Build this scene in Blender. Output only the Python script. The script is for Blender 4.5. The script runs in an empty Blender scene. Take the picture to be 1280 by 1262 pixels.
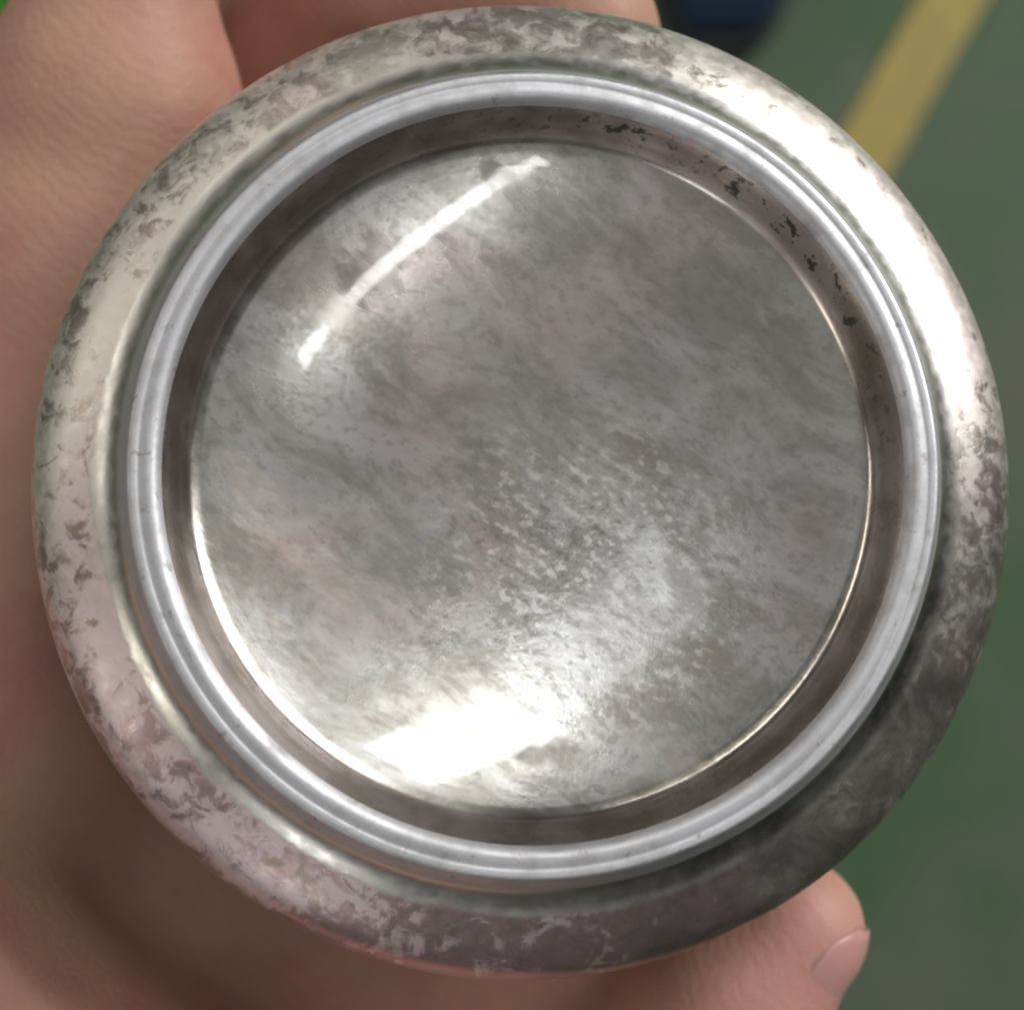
import bpy, bmesh, math, random
import numpy as np
from mathutils import Vector, Matrix

MM = 0.001
random.seed(7)
sc = bpy.context.scene
COL = sc.collection

# ------------------------------------------------------------------ camera
cam_d = bpy.data.cameras.new("camera")
cam_d.sensor_width = 36.0
cam_d.lens = 36.0 * 110.0 / 70.0
cam_d.clip_start = 0.005
cam_d.clip_end = 60.0
cam_d.dof.use_dof = True
cam_d.dof.focus_distance = 104 * MM
cam_d.dof.aperture_fstop = 30.0
cam = bpy.data.objects.new("camera", cam_d)
COL.objects.link(cam)
cam.location = (0, 0, 110 * MM)
sc.camera = cam

# ------------------------------------------------------------------ world (plain grey hall)
w = bpy.data.worlds.new("World")
sc.world = w
w.use_nodes = True
bg = w.node_tree.nodes["Background"]
bg.inputs[0].default_value = (1.0, 0.97, 0.93, 1)
bg.inputs[1].default_value = 0.06

# ------------------------------------------------------------------ ceiling lamps of the hall, plus added fill
# the fixtures hang in parallel rows running at 45 degrees in plan, 2 m above the can
ROW = math.radians(45)
U = Vector((math.cos(ROW), math.sin(ROW), 0))            # along the rows
V = Vector((math.sin(ROW), -math.cos(ROW), 0))           # across the rows


def lamp(along, across, h, length, width, radiance, colour):
    d = bpy.data.lights.new("ceiling_lamp_or_fill", 'AREA')
    d.shape = 'RECTANGLE'
    d.size = length
    d.size_y = width
    d.energy = radiance * math.pi * length * width
    d.color = colour
    o = bpy.data.objects.new("ceiling_lamp_or_fill", d)
    COL.objects.link(o)
    p = U * along + V * across
    o.location = (p.x, p.y, h)
    o.rotation_euler = (0, 0, ROW)
    return o


WHITE = (1.0, 0.985, 0.96)
WARM = (1.0, 0.92, 0.80)
lamp(1.77, -0.69, 2.0, 1.15, 0.42, 7.0, WHITE)       # panel of the near row
lamp(0.72, -0.62, 2.0, 0.75, 0.40, 1.1, (0.93, 0.95, 1.0))  # dimmer panel of the same row
lamp(0.18, 0.89, 2.0, 1.38, 0.095, 6.0, WHITE)        # single tube
lamp(1.60, -3.90, 2.0, 3.0, 0.65, 5.5, WARM)         # row to the left
lamp(-1.80, -3.90, 2.0, 3.0, 0.65, 6.5, WARM)
lamp(-3.90, -1.50, 2.0, 2.0, 0.65, 6.0, WARM)
lamp(-4.00, 0.93, 2.0, 2.5, 0.65, 4.0, WHITE)  # added lamp, brightens the lower left of the shoulder
lamp(0.0, 0.0, 2.6, 5.0, 5.0, 0.20, WHITE)            # unseen ceiling made into a broad light, added to grey the dome

# added window-like light from up and right, for palm shadow and bright shoulder
wd = bpy.data.lights.new("window_like_light", 'AREA')
wd.shape = 'RECTANGLE'
wd.size, wd.size_y = 2.6, 0.95
wd.energy = 16.0 * math.pi * wd.size * wd.size_y
wd.color = (1.0, 0.975, 0.94)
wo = bpy.data.objects.new("window_like_light", wd)
COL.objects.link(wo)
WAZ, WEL, WD = math.radians(38), math.radians(20), 4.0
wdir = Vector((math.cos(WEL) * math.cos(WAZ), math.cos(WEL) * math.sin(WAZ), math.sin(WEL)))
wo.location = wdir * WD
wo.rotation_mode = 'QUATERNION'
wo.rotation_quaternion = wdir.to_track_quat('Z', 'Y')

sc.view_settings.view_transform = 'Standard'
sc.view_settings.look = 'None'
sc.view_settings.exposure = 0.12
sc.view_settings.gamma = 1.0
sc.render.engine = 'CYCLES'
sc.cycles.use_denoising = True
sc.cycles.caustics_reflective = False
sc.cycles.caustics_refractive = False
sc.cycles.max_bounces = 8
sc.cycles.filter_width = 2.2
sc.cycles.sample_clamp_indirect = 6.0


# ------------------------------------------------------------------ helpers
class NT:
    """tiny node-graph writer"""

    def __init__(self, name):
        self.m = bpy.data.materials.new(name)
        self.m.use_nodes = True
        self.t = self.m.node_tree
        self.bsdf = self.t.nodes["Principled BSDF"]

    def node(self, typ, **kw):
        n = self.t.nodes.new(typ)
        for k, v in kw.items():
            setattr(n, k, v)
        return n

    def put(self, sock, v):
        if isinstance(v, bpy.types.NodeSocket):
            self.t.links.new(v, sock)
        else:
            sock.default_value = v

    def math(self, op, a, b=0.0, c=0.0, clamp=False):
        n = self.node("ShaderNodeMath", operation=op, use_clamp=clamp)
        for s, v in zip(n.inputs, (a, b, c)):
            self.put(s, v)
        return n.outputs[0]

    def ramp(self, v, lo, hi, a=0.0, b=1.0):
        n = self.node("ShaderNodeMapRange", interpolation_type='SMOOTHSTEP')
        self.put(n.inputs[0], v)
        for i, x in enumerate((lo, hi, a, b)):
            self.put(n.inputs[i + 1], x)
        return n.outputs[0]

    def coords(self, rot=0.0, scale=(1, 1, 1), loc=(0, 0, 0)):
        tc = self.node("ShaderNodeTexCoord")
        mp = self.node("ShaderNodeMapping")
        mp.inputs["Rotation"].default_value = (0, 0, rot)
        mp.inputs["Scale"].default_value = scale
        mp.inputs["Location"].default_value = loc
        m0 = self.node("ShaderNodeVectorRotate", rotation_type='Z_AXIS')
        self.t.links.new(tc.outputs["Object"], m0.inputs["Vector"])
        m0.inputs["Angle"].default_value = rot
        mp.inputs["Rotation"].default_value = (0, 0, 0)
        self.t.links.new(m0.outputs[0], mp.inputs[0])
        return mp.outputs[0]

    def xyz(self):
        tc = self.node("ShaderNodeTexCoord")
        s = self.node("ShaderNodeSeparateXYZ")
        self.t.links.new(tc.outputs["Object"], s.inputs[0])
        return s.outputs[0], s.outputs[1], s.outputs[2]

    def noise(self, vec, scale, detail=4.0, rough=0.55, dist=0.0):
        n = self.node("ShaderNodeTexNoise")
        self.t.links.new(vec, n.inputs["Vector"])
        n.inputs["Scale"].default_value = scale
        n.inputs["Detail"].default_value = detail
        n.inputs["Roughness"].default_value = rough
        n.inputs["Distortion"].default_value = dist
        return n.outputs[0]

    def mix(self, f, a, b):
        n = self.node("ShaderNodeMix", data_type='RGBA')
        self.put(n.inputs[0], f)
        self.put(n.inputs[6], a if isinstance(a, bpy.types.NodeSocket) else (*a, 1))
        self.put(n.inputs[7], b if isinstance(b, bpy.types.NodeSocket) else (*b, 1))
        return n.outputs[2]

    def fmix(self, f, a, b):
        n = self.node("ShaderNodeMix", data_type='FLOAT')
        self.put(n.inputs[0], f)
        self.put(n.inputs[2], a)
        self.put(n.inputs[3], b)
        return n.outputs[0]

    def bump(self, h, dist, strength=1.0, normal=None):
        n = self.node("ShaderNodeBump")
        self.put(n.inputs["Height"], h)
        n.inputs["Distance"].default_value = dist
        n.inputs["Strength"].default_value = strength
        if normal is not None:
            self.t.links.new(normal, n.inputs["Normal"])
        return n.outputs[0]

    def set(self, **kw):
        for k, v in kw.items():
            s = self.bsdf.inputs[k.replace("_", " ")]
            if isinstance(v, tuple) and len(v) == 3 and s.type == 'RGBA':
                v = (*v, 1)
            self.put(s, v)
        return self.m


def tag(o, label=None, cat=None, group=None, kind=None):
    if label:
        o["label"] = label
    if cat:
        o["category"] = cat
    if group:
        o["group"] = group
    if kind:
        o["kind"] = kind
    return o


def link_mesh(name, verts, faces, mat, parent=None, smooth=True):
    me = bpy.data.meshes.new(name)
    me.from_pydata(verts, [], faces)
    if smooth:
        me.polygons.foreach_set("use_smooth", [True] * len(me.polygons))
    me.materials.append(mat)
    o = bpy.data.objects.new(name, me)
    COL.objects.link(o)
    if parent:
        o.parent = parent
    return o


def px(x, y, z):
    """a point of the photograph at height z (mm), in mm"""
    s = 70 / 1280.0 * (110.0 - z) / 110.0
    return ((x - 640) * s, (631 - y) * s, z)


# ------------------------------------------------------------------ floor
FZ = -1.15


def floor_material():
    n = NT("green_floor_paint")
    v = n.coords()
    a = n.noise(v, 5.0, 3, 0.5)
    b = n.noise(v, 60.0, 4, 0.6)
    c = n.mix(n.ramp(a, 0.42, 0.66), (0.042, 0.098, 0.038), (0.088, 0.112, 0.078))
    c = n.mix(n.ramp(b, 0.35, 0.75, 0.0, 0.35), c, (0.10, 0.125, 0.095))
    return n.set(Base_Color=c, Roughness=n.ramp(b, 0.3, 0.7, 0.6, 0.75), Normal=n.bump(b, 0.0006, 0.2))


fm = floor_material()
fl = link_mesh("floor", [(-8, -8, FZ), (8, -8, FZ), (8, 8, FZ), (-8, 8, FZ)], [(0, 1, 2, 3)], fm, smooth=False)
tag(fl, "green painted workshop floor far below the can", kind="structure")


def line_material():
    n = NT("yellow_floor_paint")
    b = n.noise(n.coords(), 45.0, 5, 0.65)
    c = n.mix(n.ramp(b, 0.35, 0.7), (0.36, 0.285, 0.065), (0.29, 0.24, 0.07))
    return n.set(Base_Color=c, Roughness=0.6)


def floor_px(x, y, z):
    a = px(x, y, z / MM)
    return Vector((a[0] * MM, a[1] * MM, z))


lz = FZ + 0.004
c0 = (floor_px(1192, 0, lz) + floor_px(1192, 0, lz)) / 2
c1 = floor_px(1098, 165, lz)
dirv = (c0 - c1).normalized()
perp = Vector((-dirv.y, dirv.x, 0))
hw = 0.0235
far, near = c0 + dirv * 2.5, c1 - dirv * 2.0
vs = []
N = 60
for i in range(N + 1):
    p = far.lerp(near, i / N)
    for s in (-1, 1):
        vs.append(tuple(p + perp * (s * hw + random.uniform(-.0012, .0012))))
line = link_mesh("floor_line", vs, [(2 * i, 2 * i + 1, 2 * i + 3, 2 * i + 2) for i in range(N)], line_material(), smooth=False)
tag(line, "yellow painted marking line on the green floor", kind="structure")

# ------------------------------------------------------------------ can
tilt = Vector((0.070, 0.092, 1.0)).normalized()
can = bpy.data.objects.new("metal_can", None)
COL.objects.link(can)
can.empty_display_size = 0.01
can.location = (1.15 * MM, 1.66 * MM, 0)
can.scale = (1.009,) * 3
can.rotation_mode = 'QUATERNION'
can.rotation_quaternion = Vector((0, 0, 1)).rotation_difference(tilt)
tag(can, "round aluminium can base with stained shoulder, bright rim and hollow dome, held in the hand", "can")

PROF = [(32.5, -7.4), (32.7, -8.0), (33.1, -7.8), (33.2, -7.0), (33.2, -3.0), (33.2, -1.0), (33.08, 0.3), (32.7, 1.4), (31.9, 2.5),
        (30.5, 3.5), (29.0, 4.25), (27.5, 4.95), (26.6, 5.7), (26.15, 6.6), (25.9, 7.35), (25.65, 7.9),
        (25.4, 8.13), (25.05, 8.12), (24.85, 8.05), (24.65, 8.1), (24.25, 8.18), (23.85, 8.05), (23.5, 7.6), (23.2, 6.8),
        (22.95, 5.9), (22.7, 5.1), (22.3, 4.4)]
# hollow dome: nearly flat in the middle, steeper towards its edge
RC, KA, R0, Z0 = 70.0, 0.4, 21.7, 4.0
ND = 46
rr_ = np.linspace(0, R0, 1200)
sn_ = rr_ / RC * (1 + KA * (rr_ / R0) ** 2)
sl_ = sn_ / np.sqrt(1 - sn_ ** 2)
zz_ = np.concatenate([[0], np.cumsum((sl_[1:] + sl_[:-1]) / 2 * np.diff(rr_))])
zz_ += Z0 - zz_[-1]
DOME = [(float(r), float(np.interp(r, rr_, zz_))) for r in np.linspace(R0, 0, ND + 1)]


def chaikin(p, k):
    for _ in range(k):
        q = [p[0]]
        for a, b in zip(p[:-1], p[1:]):
            q.append((a[0] * .75 + b[0] * .25, a[1] * .75 + b[1] * .25))
            q.append((a[0] * .25 + b[0] * .75, a[1] * .25 + b[1] * .75))
        q.append(p[-1])
        p = q
    return p


pts = chaikin(PROF + DOME[:3], 3) + DOME[3:]
pts = np.array(pts)
tang = np.gradient(pts, axis=0)
nrm = np.stack([-tang[:, 1], tang[:, 0]], 1)
nrm /= np.linalg.norm(nrm, axis=1)[:, None]
nrm *= -1
# outward normals: profile runs from the outside inwards
if nrm[len(pts) - 1, 1] < 0:
    nrm *= -1
SEG = 288


def lathe(name, i0, i1, mat, wob):
    vs, ns = [], []
    ring = list(range(i0, i1 + 1))
    close = pts[i1, 0] < 0.01
    rings = ring[:-1] if close else ring
    for i in rings:
        for k in range(SEG):
            a = 2 * math.pi * k / SEG
            dr = wob * (math.sin(2 * a + .6) + .6 * math.sin(3 * a + 2.1) + .35 * math.sin(7 * a + 1))
            r, z = pts[i]
            f = r / 33.0
            vs.append(((r + dr * f) * MM * math.cos(a), (r + dr * f) * MM * math.sin(a), z * MM))
            ns.append((nrm[i, 0] * math.cos(a), nrm[i, 0] * math.sin(a), nrm[i, 1]))
    fs = []
    for j in range(len(rings) - 1):
        for k in range(SEG):
            k2 = (k + 1) % SEG
            fs.append((j * SEG + k, j * SEG + k2, (j + 1) * SEG + k2, (j + 1) * SEG + k))
    if close:
        vs.append((0, 0, pts[i1, 1] * MM))
        ns.append((0, 0, 1))
        j = len(rings) - 1
        for k in range(SEG):
            fs.append((j * SEG + k, j * SEG + (k + 1) % SEG, len(vs) - 1))
    o = link_mesh(name, vs, fs, mat, can)
    o.data.normals_split_custom_set_from_vertices(ns)
    return o


def radial(n):
    x, y, z = n.xyz()
    r = n.math('SQRT', n.math('ADD', n.math('MULTIPLY', x, x), n.math('MULTIPLY', y, y)))
    a = n.math('ARCTAN2', y, x)
    return x, y, z, n.math('MULTIPLY', r, 1000.0), a


def around(n, a, deg, width):
    """1 near the compass angle deg on the can, 0 beyond width degrees"""
    c = n.math('COSINE', n.math('SUBTRACT', a, math.radians(deg)))
    return n.ramp(c, math.cos(math.radians(width)), 1.0)


def shoulder_material():
    n = NT("stained_aluminium_shoulder")
    x, y, z, r, a = radial(n)
    v = n.coords()
    v2 = n.coords(loc=(.13, .31, .07))
    big = n.noise(v2, 75.0, 2, 0.5)
    mid = n.noise(v, 230.0, 6, 0.62, 0.5)
    fine = n.noise(v2, 900.0, 5, 0.6)
    edge = n.math('MULTIPLY', n.math('SUBTRACT', n.noise(v, 160.0, 4, 0.6), 0.5), 1.6)
    rr = n.math('ADD', r, edge)
    band = n.math('MULTIPLY', n.ramp(rr, 27.95, 28.35), n.ramp(rr, 33.3, 32.7))
    # residue: light flaking film over the middle of the shoulder
    bias = n.math('MULTIPLY', around(n, a, -52, 62), -0.16)
    bias = n.math('ADD', bias, n.math('MULTIPLY', around(n, a, -92, 38), -0.07))
    bias = n.math('ADD', bias, n.math('MULTIPLY', around(n, a, 97, 34), -0.11))
    bias = n.math('ADD', bias, n.math('MULTIPLY', around(n, a, 182, 45), 0.03))
    bias = n.math('ADD', bias, n.math('MULTIPLY', around(n, a, 42, 42), 0.15))  # extra pale film paints in the blown highlight at upper right
    bits = n.noise(n.coords(loc=(.77, .2, .4)), 640.0, 5, 0.66, 0.6)
    tot = n.math('ADD', n.math('ADD', mid, bias), n.math('MULTIPLY', n.math('SUBTRACT', big, 0.5), 0.35))
    tot = n.math('ADD', tot, n.math('MULTIPLY', n.math('SUBTRACT', bits, 0.5), 1.15))
    film = n.math('MULTIPLY', n.ramp(tot, 0.38, 0.57), band)
    pink = n.ramp(n.math('ADD', big, n.math('MULTIPLY', around(n, a, -108, 70), 0.4)), 0.45, 0.70)
    pale = n.mix(pink, (0.86, 0.83, 0.77), (0.84, 0.70, 0.73))
    pale = n.mix(n.ramp(fine, 0.35, 0.7, 0.35, 0.0), pale, (0.55, 0.51, 0.47))
    dark = n.mix(pink, (0.60, 0.57, 0.53), (0.50, 0.36, 0.38))
    dark = n.mix(n.ramp(bits, 0.34, 0.50, 0.85, 0.0), dark, (0.37, 0.315, 0.27))
    bare = n.mix(n.ramp(rr, 27.9, 28.5), (0.78, 0.77, 0.74), dark)
    bare = n.mix(n.ramp(r, 32.7, 33.1), bare, (0.62, 0.60, 0.57))
    c = n.mix(film, bare, pale)
    dark_refl = n.math('MULTIPLY', around(n, a, -40, 58), n.ramp(mid, 0.35, 0.6, 1.0, 0.6))
    c = n.mix(n.math('MULTIPLY', dark_refl, 0.9), c, (0.15, 0.146, 0.132))  # dark reflection at lower right painted into the colour
    ro = n.fmix(film, 0.33, 0.42)
    ro = n.math('ADD', ro, n.ramp(fine, 0.3, 0.7, -0.05, 0.06))
    h = n.math('ADD', n.math('MULTIPLY', film, 0.25), n.math('MULTIPLY', fine, 0.5))
    b = n.bump(h, 0.00005, 0.5)
    return n.set(Base_Color=c, Metallic=n.math('SUBTRACT', 1.0, n.math('MULTIPLY', n.ramp(r, 27.4, 28.2), 0.22)), Roughness=ro, Normal=b)


def rim_material():
    n = NT("satin_aluminium_rim")
    x, y, z, r, a = radial(n)
    v = n.coords()
    m = n.noise(v, 420.0, 5, 0.6)
    f = n.noise(v, 2600.0, 3, 0.6)
    ringy = n.node("ShaderNodeTexNoise", noise_dimensions='1D')
    n.put(ringy.inputs["W"], n.math('MULTIPLY', r, 5.0))
    ringy.inputs["Scale"].default_value = 1.0
    ringy.inputs["Detail"].default_value = 3
    c = n.mix(n.ramp(m, 0.32, 0.6), (0.56, 0.565, 0.585), (0.70, 0.71, 0.745))
    c = n.mix(n.ramp(m, 0.36, 0.28, 0.0, 0.5), c, (0.4, 0.38, 0.36))
    nick = n.ramp(n.noise(n.coords(loc=(.6, .6, 0)), 900.0, 3, 0.7, 0.3), 0.62, 0.70)
    c = n.mix(n.math('MULTIPLY', nick, 0.55), c, (0.30, 0.28, 0.26))
    h = n.math('ADD', n.math('MULTIPLY', ringy.outputs[0], 0.3), n.math('MULTIPLY', f, 0.6))
    return n.set(Base_Color=c, Metallic=1.0, Roughness=n.ramp(m, 0.3, 0.7, 0.62, 0.46), Normal=n.bump(h, 0.00005, 0.5))


def dome_material():
    n = NT("tarnished_aluminium_dome")
    x, y, z, r, a = radial(n)
    v = n.coords()
    st = n.coords(rot=math.radians(35), scale=(0.42, 1.0, 1.0), loc=(.02, .05, 0))
    st2 = n.coords(rot=math.radians(33), scale=(0.65, 1.0, 1.0), loc=(.21, .11, 0))
    cloud = n.noise(v, 85.0, 3, 0.55, 0.4)
    smear = n.noise(st, 330.0, 6, 0.62, 0.3)
    speck = n.noise(st2, 1500.0, 5, 0.62)
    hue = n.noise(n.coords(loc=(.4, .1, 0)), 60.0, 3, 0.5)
    haze = n.noise(n.coords(rot=math.radians(35), scale=(0.6, 1, 1), loc=(.9, .3, 0)), 190.0, 6, 0.65, 0.5)
    c = n.mix(n.ramp(cloud, 0.35, 0.65), (0.50, 0.50, 0.48), (0.70, 0.70, 0.69))
    c = n.mix(n.ramp(hue, 0.50, 0.64, 0.0, 0.75), c, (0.70, 0.55, 0.54))  # pink tint painted in for warm skin reflections, scattered by noise
    c = n.mix(n.ramp(hue, 0.46, 0.34, 0.0, 0.35), c, (0.58, 0.56, 0.44))
    c = n.mix(n.ramp(haze, 0.40, 0.58, 0.7, 0.0), c, (0.34, 0.325, 0.28))
    c = n.mix(n.ramp(haze, 0.52, 0.70, 0.0, 0.45), c, (0.80, 0.80, 0.79))
    # worn, flecked zone right of and below the middle
    dx = n.math('SUBTRACT', x, 0.0045)
    dy = n.math('SUBTRACT', y, -0.0065)
    dd = n.math('SQRT', n.math('ADD', n.math('MULTIPLY', dx, dx), n.math('MULTIPLY', dy, dy)))
    zone = n.ramp(dd, 0.015, 0.003)
    t = n.math('ADD', smear, n.math('MULTIPLY', zone, -0.05))
    dirt = n.math('MULTIPLY', n.ramp(t, 0.50, 0.36), n.ramp(cloud, 0.62, 0.42, 0.35, 1.0))
    c = n.mix(n.math('MULTIPLY', dirt, 0.62), c, (0.24, 0.21, 0.18))
    fl = n.math('MULTIPLY', n.ramp(speck, 0.53, 0.63), n.math('ADD', n.math('MULTIPLY', zone, 0.55), 0.06))
    c = n.mix(fl, c, (0.90, 0.89, 0.86))
    dk = n.math('MULTIPLY', n.ramp(speck, 0.46, 0.38), n.math('ADD', n.math('MULTIPLY', zone, 0.40), 0.36))
    c = n.mix(dk, c, (0.30, 0.28, 0.25))
    # grimy wall ring under the rim, with black crumbs along its upper right
    wall = n.ramp(n.math('ADD', r, n.math('MULTIPLY', n.math('SUBTRACT', smear, .5), .8)), 21.75, 22.5)
    wc = n.mix(n.ramp(n.noise(v, 200.0, 4), 0.38, 0.62), (0.36, 0.32, 0.29), (0.56, 0.51, 0.51))
    c = n.mix(wall, c, wc)
    crumb = n.math('MULTIPLY', n.ramp(n.noise(n.coords(loc=(.5, .2, 0)), 780.0, 4, 0.65, .2), 0.55, 0.62), n.ramp(r, 22.6, 22.8))
    crumb = n.math('MULTIPLY', crumb, n.math('MULTIPLY', n.ramp(r, 23.5, 23.25), around(n, a, 50, 75)))
    c = n.mix(crumb, c, (0.03, 0.025, 0.02))
    ro = n.math('ADD', n.ramp(cloud, 0.35, 0.65, 0.31, 0.21), n.math('MULTIPLY', dirt, 0.15))
    ro = n.math('ADD', ro, n.math('MULTIPLY', fl, 0.12))
    ro = n.math('ADD', ro, n.math('MULTIPLY', wall, 0.0))
    grain = n.noise(n.coords(loc=(.3, .8, 0)), 2600.0, 3, 0.6)
    h = n.math('ADD', n.math('MULTIPLY', haze, 0.5), n.math('MULTIPLY', grain, n.math('ADD', n.math('MULTIPLY', zone, 0.35), 0.12)))
    b = n.bump(h, 0.00010, 0.45)
    wav = n.bump(cloud, 0.0003, 0.12)
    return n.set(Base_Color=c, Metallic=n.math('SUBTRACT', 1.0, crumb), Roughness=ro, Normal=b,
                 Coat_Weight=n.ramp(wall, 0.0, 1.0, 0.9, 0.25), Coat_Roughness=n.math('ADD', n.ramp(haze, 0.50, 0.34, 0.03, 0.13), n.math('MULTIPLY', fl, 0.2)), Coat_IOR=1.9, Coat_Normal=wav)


def idx(r, z):
    return int(np.argmin((pts[:, 0] - r) ** 2 + (pts[:, 1] - z) ** 2))


i_a = idx(26.4, 6.1)
i_b = idx(23.5, 7.5)
lathe("shoulder", 0, i_a, shoulder_material(), 0.06)
lathe("standing_rim", i_a, i_b, rim_material(), 0.06)
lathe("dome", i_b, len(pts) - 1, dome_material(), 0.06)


# ------------------------------------------------------------------ hand
def chain(*p):
    return [np.array([*px(a, b, z), r]) for a, b, z, r in p]


CHAINS = [
    # finger running up past the left of the can
    chain((40, 900, -26, 14), (50, 600, -26, 15), (90, 330, -24, 12.5), (140, 130, -21, 10.2), (150, -20, -19, 6.7), (160, -260, -18, 6.6), (170, -480, -20, 6.4)),
    # finger folded behind the top of the can
    chain((330, 330, -36, 10), (398, 80, -36, 9.3), (490, -5, -29, 8.6), (600, -10, -23, 7.4), (722, 52, -18, 6.8)),
    # two more fingers behind, above the frame
    chain((330, 420, -36, 9), (335, 60, -44, 8.5), (400, -250, -44, 8), (430, -560, -46, 7)),
    chain((420, 420, -36, 9), (560, 150, -42, 9), (640, -60, -46, 8), (640, 200, -50, 7)),
    # thumb
    chain((300, 1560, -26, 15), (620, 1500, -23, 12), (800, 1420, -19, 8.4), (905, 1262, -17, 7.2), (988, 1162, -16, 5.9)),
    # palm: raised heel along the lower left, hollow under the can
    chain((20, 620, -31, 13), (-190, 800, -24, 15), (-300, 1050, -15, 17), (-180, 1290, -10, 17.5), (130, 1560, -11, 17.5), (560, 1700, -20, 15)),
    chain((-700, 2100, -34, 24), (-100, 1500, -30, 22), (60, 1000, -34, 14), (40, 700, -34, 14), (330, 420, -36, 11)),
    chain((-700, 2100, -34, 24), (200, 1450, -32, 20), (330, 1000, -37, 14), (420, 420, -38, 11)),
    chain((400, 1500, -32, 16), (560, 1150, -36, 14), (560, 700, -38, 13), (420, 420, -38, 11)),
    chain((560, 1400, -30, 13), (740, 1130, -34, 12), (760, 800, -37, 11), (560, 600, -38, 11)),
]


def sdf_hand(X, Y, Z):
    d = None
    for n, ch in enumerate(CHAINS):
        dc = None
        for A, B in zip(ch[:-1], ch[1:]):
            ab = B[:3] - A[:3]
            t = ((X - A[0]) * ab[0] + (Y - A[1]) * ab[1] + (Z - A[2]) * ab[2]) / (ab @ ab)
            t = np.clip(t, 0, 1)
            q = np.sqrt((X - A[0] - ab[0] * t) ** 2 + (Y - A[1] - ab[1] * t) ** 2 + (Z - A[2] - ab[2] * t) ** 2)
            q = q - (A[3] + (B[3] - A[3]) * t)
            if dc is None:
                dc = q
            else:
                k = 3.0
                h = np.clip(0.5 + 0.5 * (q - dc) / k, 0, 1)
                dc = q * (1 - h) + dc * h - k * h * (1 - h)
        if d is None:
            d = dc
        else:
            k = 0.9 if n < 5 else 7.0
            h = np.clip(0.5 + 0.5 * (dc - d) / k, 0, 1)
            d = dc * (1 - h) + d * h - k * h * (1 - h)
    return d


def surface_nets(f, lo, hi, step):
    ax = [np.arange(lo[i], hi[i] + step, step, dtype=np.float32) for i in range(3)]
    X, Y, Z = np.meshgrid(*ax, indexing='ij')
    F = f(X, Y, Z)
    F[0], F[-1] = 1, 1
    F[:, 0], F[:, -1] = 1, 1
    F[:, :, 0], F[:, :, -1] = 1, 1
    ins = F < 0
    shp = tuple(s - 1 for s in F.shape)
    acc = np.zeros(shp + (3,), np.float32)
    cnt = np.zeros(shp, np.float32)
    cor = [(i, j, k) for i in (0, 1) for j in (0, 1) for k in (0, 1)]

    def sl(c):
        return tuple(slice(o, o + n) for o, n in zip(c, shp))
    for a in cor:
        for axn in range(3):
            if a[axn]:
                continue
            b = list(a)
            b[axn] = 1
            fa, fb = F[sl(a)], F[sl(b)]
            cr = (fa < 0) != (fb < 0)
            t = np.where(cr, fa / np.where(cr, fa - fb, 1), 0)
            for i in range(3):
                acc[..., i] += np.where(cr, a[i] + (t if i == axn else 0), 0)
            cnt += cr
    act = cnt > 0
    ids = -np.ones(shp, np.int64)
    ids[act] = np.arange(act.sum())
    g = np.argwhere(act)
    vv = (g + acc[act] / cnt[act][:, None]) * step + np.array(lo)
    quads = []
    for axn in range(3):
        u, v = [(1, 2), (2, 0), (0, 1)][axn]
        s0 = [slice(1, n) for n in shp]
        s1 = [slice(1, n) for n in shp]
        s0[axn] = slice(0, shp[axn])
        s1[axn] = slice(1, shp[axn] + 1)
        a, b = ins[tuple(s0)], ins[tuple(s1)]
        for sign in (0, 1):
            m = (a & ~b) if sign == 0 else (~a & b)
            e = np.argwhere(m)
            off = np.ones(3, int)
            off[axn] = 0
            e = e + off

            def cell(du, dv):
                q = e.copy()
                q[:, u] -= du
                q[:, v] -= dv
                return ids[q[:, 0], q[:, 1], q[:, 2]]
            c = [cell(1, 1), cell(0, 1), cell(0, 0), cell(1, 0)]
            if sign:
                c = c[::-1]
            quads.append(np.stack(c, 1))
    return vv, np.concatenate(quads)


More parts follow.
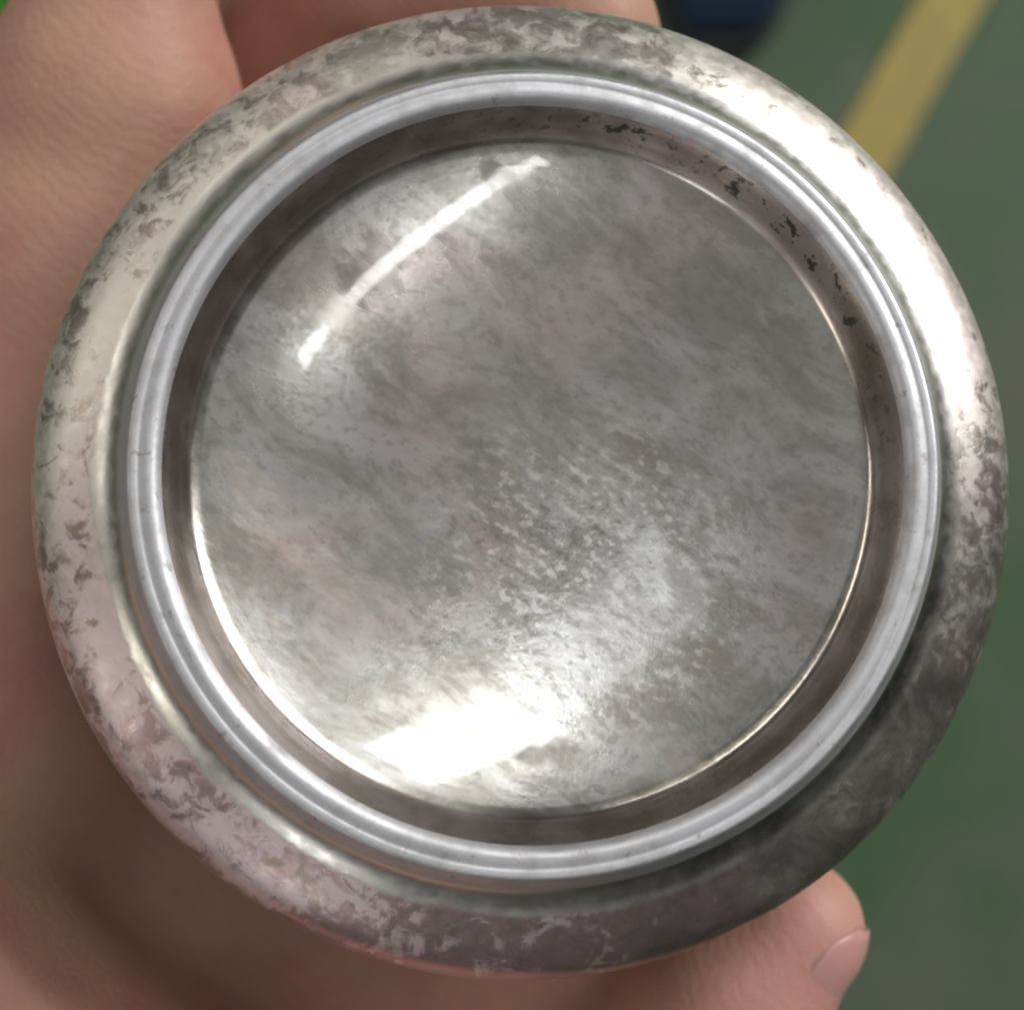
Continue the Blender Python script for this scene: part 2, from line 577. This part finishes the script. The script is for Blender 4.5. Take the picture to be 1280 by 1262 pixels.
def skin_material():
    n = NT("skin")
    v = n.coords()
    a = n.noise(v, 55.0, 3, 0.5)
    b = n.noise(v, 260.0, 4, 0.55)
    vo = n.node('ShaderNodeTexVoronoi', feature='DISTANCE_TO_EDGE')
    n.t.links.new(n.coords(rot=0.6, scale=(1.0, 0.55, 1.0)), vo.inputs['Vector'])
    vo.inputs['Scale'].default_value = 1000.0
    f = n.noise(v, 1500.0, 4, 0.6)
    c = n.mix(n.ramp(a, 0.36, 0.64), (0.50, 0.295, 0.22), (0.48, 0.225, 0.185))
    c = n.mix(n.ramp(b, 0.35, 0.7, 0.0, 0.35), c, (0.56, 0.34, 0.22))
    wv = n.node("ShaderNodeTexWave", wave_type='BANDS', bands_direction='DIAGONAL')
    n.put(wv.inputs["Vector"], v)
    wv.inputs["Scale"].default_value = 420.0
    wv.inputs["Distortion"].default_value = 6.0
    wv.inputs["Detail"].default_value = 2.0
    h = n.math('ADD', n.math('MULTIPLY', f, 0.7), n.math('MULTIPLY', wv.outputs[0], 0.15))
    h = n.math('ADD', h, n.math('MULTIPLY', b, 1.2))
    h = n.math('ADD', h, n.ramp(vo.outputs['Distance'], 0.0, 0.15, -0.14, 0.0))
    tip = n.node("ShaderNodeVectorMath", operation='DISTANCE')
    tc = n.node("ShaderNodeTexCoord")
    n.t.links.new(tc.outputs["Object"], tip.inputs[0])
    tip.inputs[1].default_value = [q * MM for q in px(1010, 1190, -10)]
    c = n.mix(n.ramp(tip.outputs["Value"], 0.0105, 0.002, 0.0, 0.6), c, (0.62, 0.31, 0.28))  # pinker thumb tip, also lightened in place of light falling on it
    n.bsdf.subsurface_method = 'RANDOM_WALK'
    return n.set(Base_Color=c, Roughness=0.5, Specular_IOR_Level=0.35, Normal=n.bump(h, 0.0003, 0.3),
                 Subsurface_Weight=0.6, Subsurface_Radius=(1.0, 0.4, 0.22), Subsurface_Scale=0.0016)


hv, hq = surface_nets(sdf_hand, (-150, -165, -66), (45, 95, 0), 1.0)
hand = link_mesh("hand", (hv * MM).tolist(), hq.tolist(), skin_material())
sm = hand.modifiers.new("smooth", 'SMOOTH')
sm.factor = 0.5
sm.iterations = 6
tag(hand, "bare cupped hand holding the can from behind, thumb tip showing at lower right", "hand")


# thumb nail: a thin curved plate on the outer side of the thumb tip
TA, TB = [np.array(q, float) for q in (px(905, 1262, -17), px(988, 1162, -16))]
tax = (TB - TA) / np.linalg.norm(TB - TA)
tup = np.array([0, 0, 1.0]) - tax * tax[2]
tup /= np.linalg.norm(tup)
tri = np.cross(tax, tup)
vs, NS, NA = [], 16, 16
for side in (0, 1):
    for i in range(NS + 1):
        u = i / NS
        s_ = -7.0 + 11.0 * u
        wid = math.radians(50) * (1 - 0.25 * abs(2 * u - 1) ** 3) * (1 if u < .8 else math.sqrt(max(0.05, 1 - ((u - .8) / .2) ** 2 * .75)))
        for k in range(NA + 1):
            t = 2 * k / NA - 1
            ang = math.radians(62) + wid * t
            base = 5.9 - 0.11 * min(s_, 0) - 0.085 * max(s_, 0) ** 2
            rad = base - 0.05 + 0.13 * (1 - t ** 4) * (0.4 + 0.6 * u) - (0.40 if side else 0)
            q = TB + tax * s_ + (tup * math.cos(ang) + tri * math.sin(ang)) * rad
            vs.append(tuple(q * MM))
W_ = NA + 1
off = (NS + 1) * W_
fs = []
for i in range(NS):
    for k in range(NA):
        a = i * W_ + k
        fs.append((a, a + 1, a + W_ + 1, a + W_))
        fs.append((off + a, off + a + W_, off + a + W_ + 1, off + a + 1))
edge = [k for k in range(W_)] + [i * W_ + NA for i in range(1, NS + 1)] + [NS * W_ + k for k in range(NA - 1, -1, -1)] + [i * W_ for i in range(NS - 1, 0, -1)]
for a, b in zip(edge, edge[1:] + edge[:1]):
    fs.append((a, off + a, off + b, b))


def nail_material():
    n = NT("fingernail")
    b = n.noise(n.coords(), 300.0, 3)
    c = n.mix(b, (0.62, 0.33, 0.30), (0.56, 0.29, 0.27))
    return n.set(Base_Color=c, Roughness=0.34, Specular_IOR_Level=0.5, Subsurface_Weight=0.4, Subsurface_Radius=(1.0, 0.5, 0.3), Subsurface_Scale=0.001)


link_mesh("fingernail", vs, fs, nail_material(), hand)


# ------------------------------------------------------------------ things on the floor far below
def plain(name, col, rough):
    n = NT(name)
    b = n.noise(n.coords(), 40.0, 5, 0.6)
    c = n.mix(n.ramp(b, 0.35, 0.7, 0.0, 0.4), col, tuple(x * 0.7 for x in col))
    return n.set(Base_Color=c, Roughness=rough, Normal=n.bump(n.noise(n.coords(), 900.0, 3), 0.0005, 0.4))


def sole_outline(s, n=48):
    o = []
    for i in range(n):
        t = 2 * math.pi * i / n
        x, y = math.cos(t), math.sin(t)
        wd = 0.047 + 0.006 * math.cos(2.2 * t) - 0.010 * max(0, y) ** 2
        o.append((s * wd * math.copysign(abs(x) ** 0.62, x), s * 0.14 * math.copysign(abs(y) ** 0.7, y)))
    return o


def loft(rings, mat, name, parent):
    k = len(rings[0])
    vs = [p for r in rings for p in r]
    fs = []
    for j in range(len(rings) - 1):
        for i in range(k):
            fs.append((j * k + i, j * k + (i + 1) % k, (j + 1) * k + (i + 1) % k, (j + 1) * k + i))
    fs.append(tuple(reversed(range(k))))
    fs.append(tuple(range((len(rings) - 1) * k, len(rings) * k)))
    return link_mesh(name, vs, fs, mat, parent)


shoe = bpy.data.objects.new("shoe", None)
COL.objects.link(shoe)
shoe.scale = (1.25, 1.25, 1.25)
p = floor_px(893, 40, FZ)
shoe.location = (p.x, p.y + 0.15, FZ)
tag(shoe, "dark blue shoe toe on the green floor, behind the top of the can", "shoe")
rs = [[(x, y, z) for x, y in sole_outline(s)] for z, s in ((0.001, 0.97), (0.004, 1.0), (0.022, 1.0), (0.026, 0.97))]
loft(rs, plain("dark_rubber", (0.02, 0.022, 0.026), 0.6), "sole", shoe)
rs = []
for i in range(14):
    t = i / 13
    z = 0.026 + 0.085 * t
    s = 0.95 - 0.30 * t ** 2
    rs.append([(x * (1 - .25 * t), max(y, -0.13 + 0.14 * t ** 1.6) if y < 0 else y, z) for x, y in sole_outline(s)])
loft(rs, plain("navy_canvas", (0.012, 0.035, 0.085), 0.75), "upper", shoe)

binx = floor_px(-30, -30, FZ + 0.25)
gbin = bpy.data.objects.new("plastic_bin", None)
COL.objects.link(gbin)
gbin.location = (binx.x - 0.12, binx.y + 0.02, FZ)
gbin.rotation_euler = (0, 0, math.radians(-50))
tag(gbin, "bright green plastic bin beyond the hand at the top left corner", "bin")
gm = plain("green_plastic", (0.05, 0.42, 0.04), 0.4)


def rrect(hx, hy, r, z, n=6):
    o = []
    for cx, cy, a0 in ((hx - r, hy - r, 0), (-hx + r, hy - r, 90), (-hx + r, -hy + r, 180), (hx - r, -hy + r, 270)):
        for i in range(n + 1):
            a = math.radians(a0 + 90 * i / n)
            o.append((cx + r * math.cos(a), cy + r * math.sin(a), z))
    return o


def open_loft(rings, mat, name, parent, bottom=True):
    k = len(rings[0])
    vs = [p for r in rings for p in r]
    fs = []
    for j in range(len(rings) - 1):
        for i in range(k):
            fs.append((j * k + i, j * k + (i + 1) % k, (j + 1) * k + (i + 1) % k, (j + 1) * k + i))
    if bottom:
        fs.append(tuple(range((len(rings) - 1) * k, len(rings) * k)))
    return link_mesh(name, vs, fs, mat, parent)


open_loft([rrect(.10, .14, .02, .001), rrect(.12, .16, .03, .24), rrect(.116, .156, .028, .24), rrect(.097, .137, .02, .006)], gm, "body", gbin)
open_loft([rrect(.121, .161, .03, .225), rrect(.13, .17, .035, .225), rrect(.13, .17, .035, .25), rrect(.117, .157, .03, .25), rrect(.117, .157, .03, .2405)], gm, "rim", gbin, False)
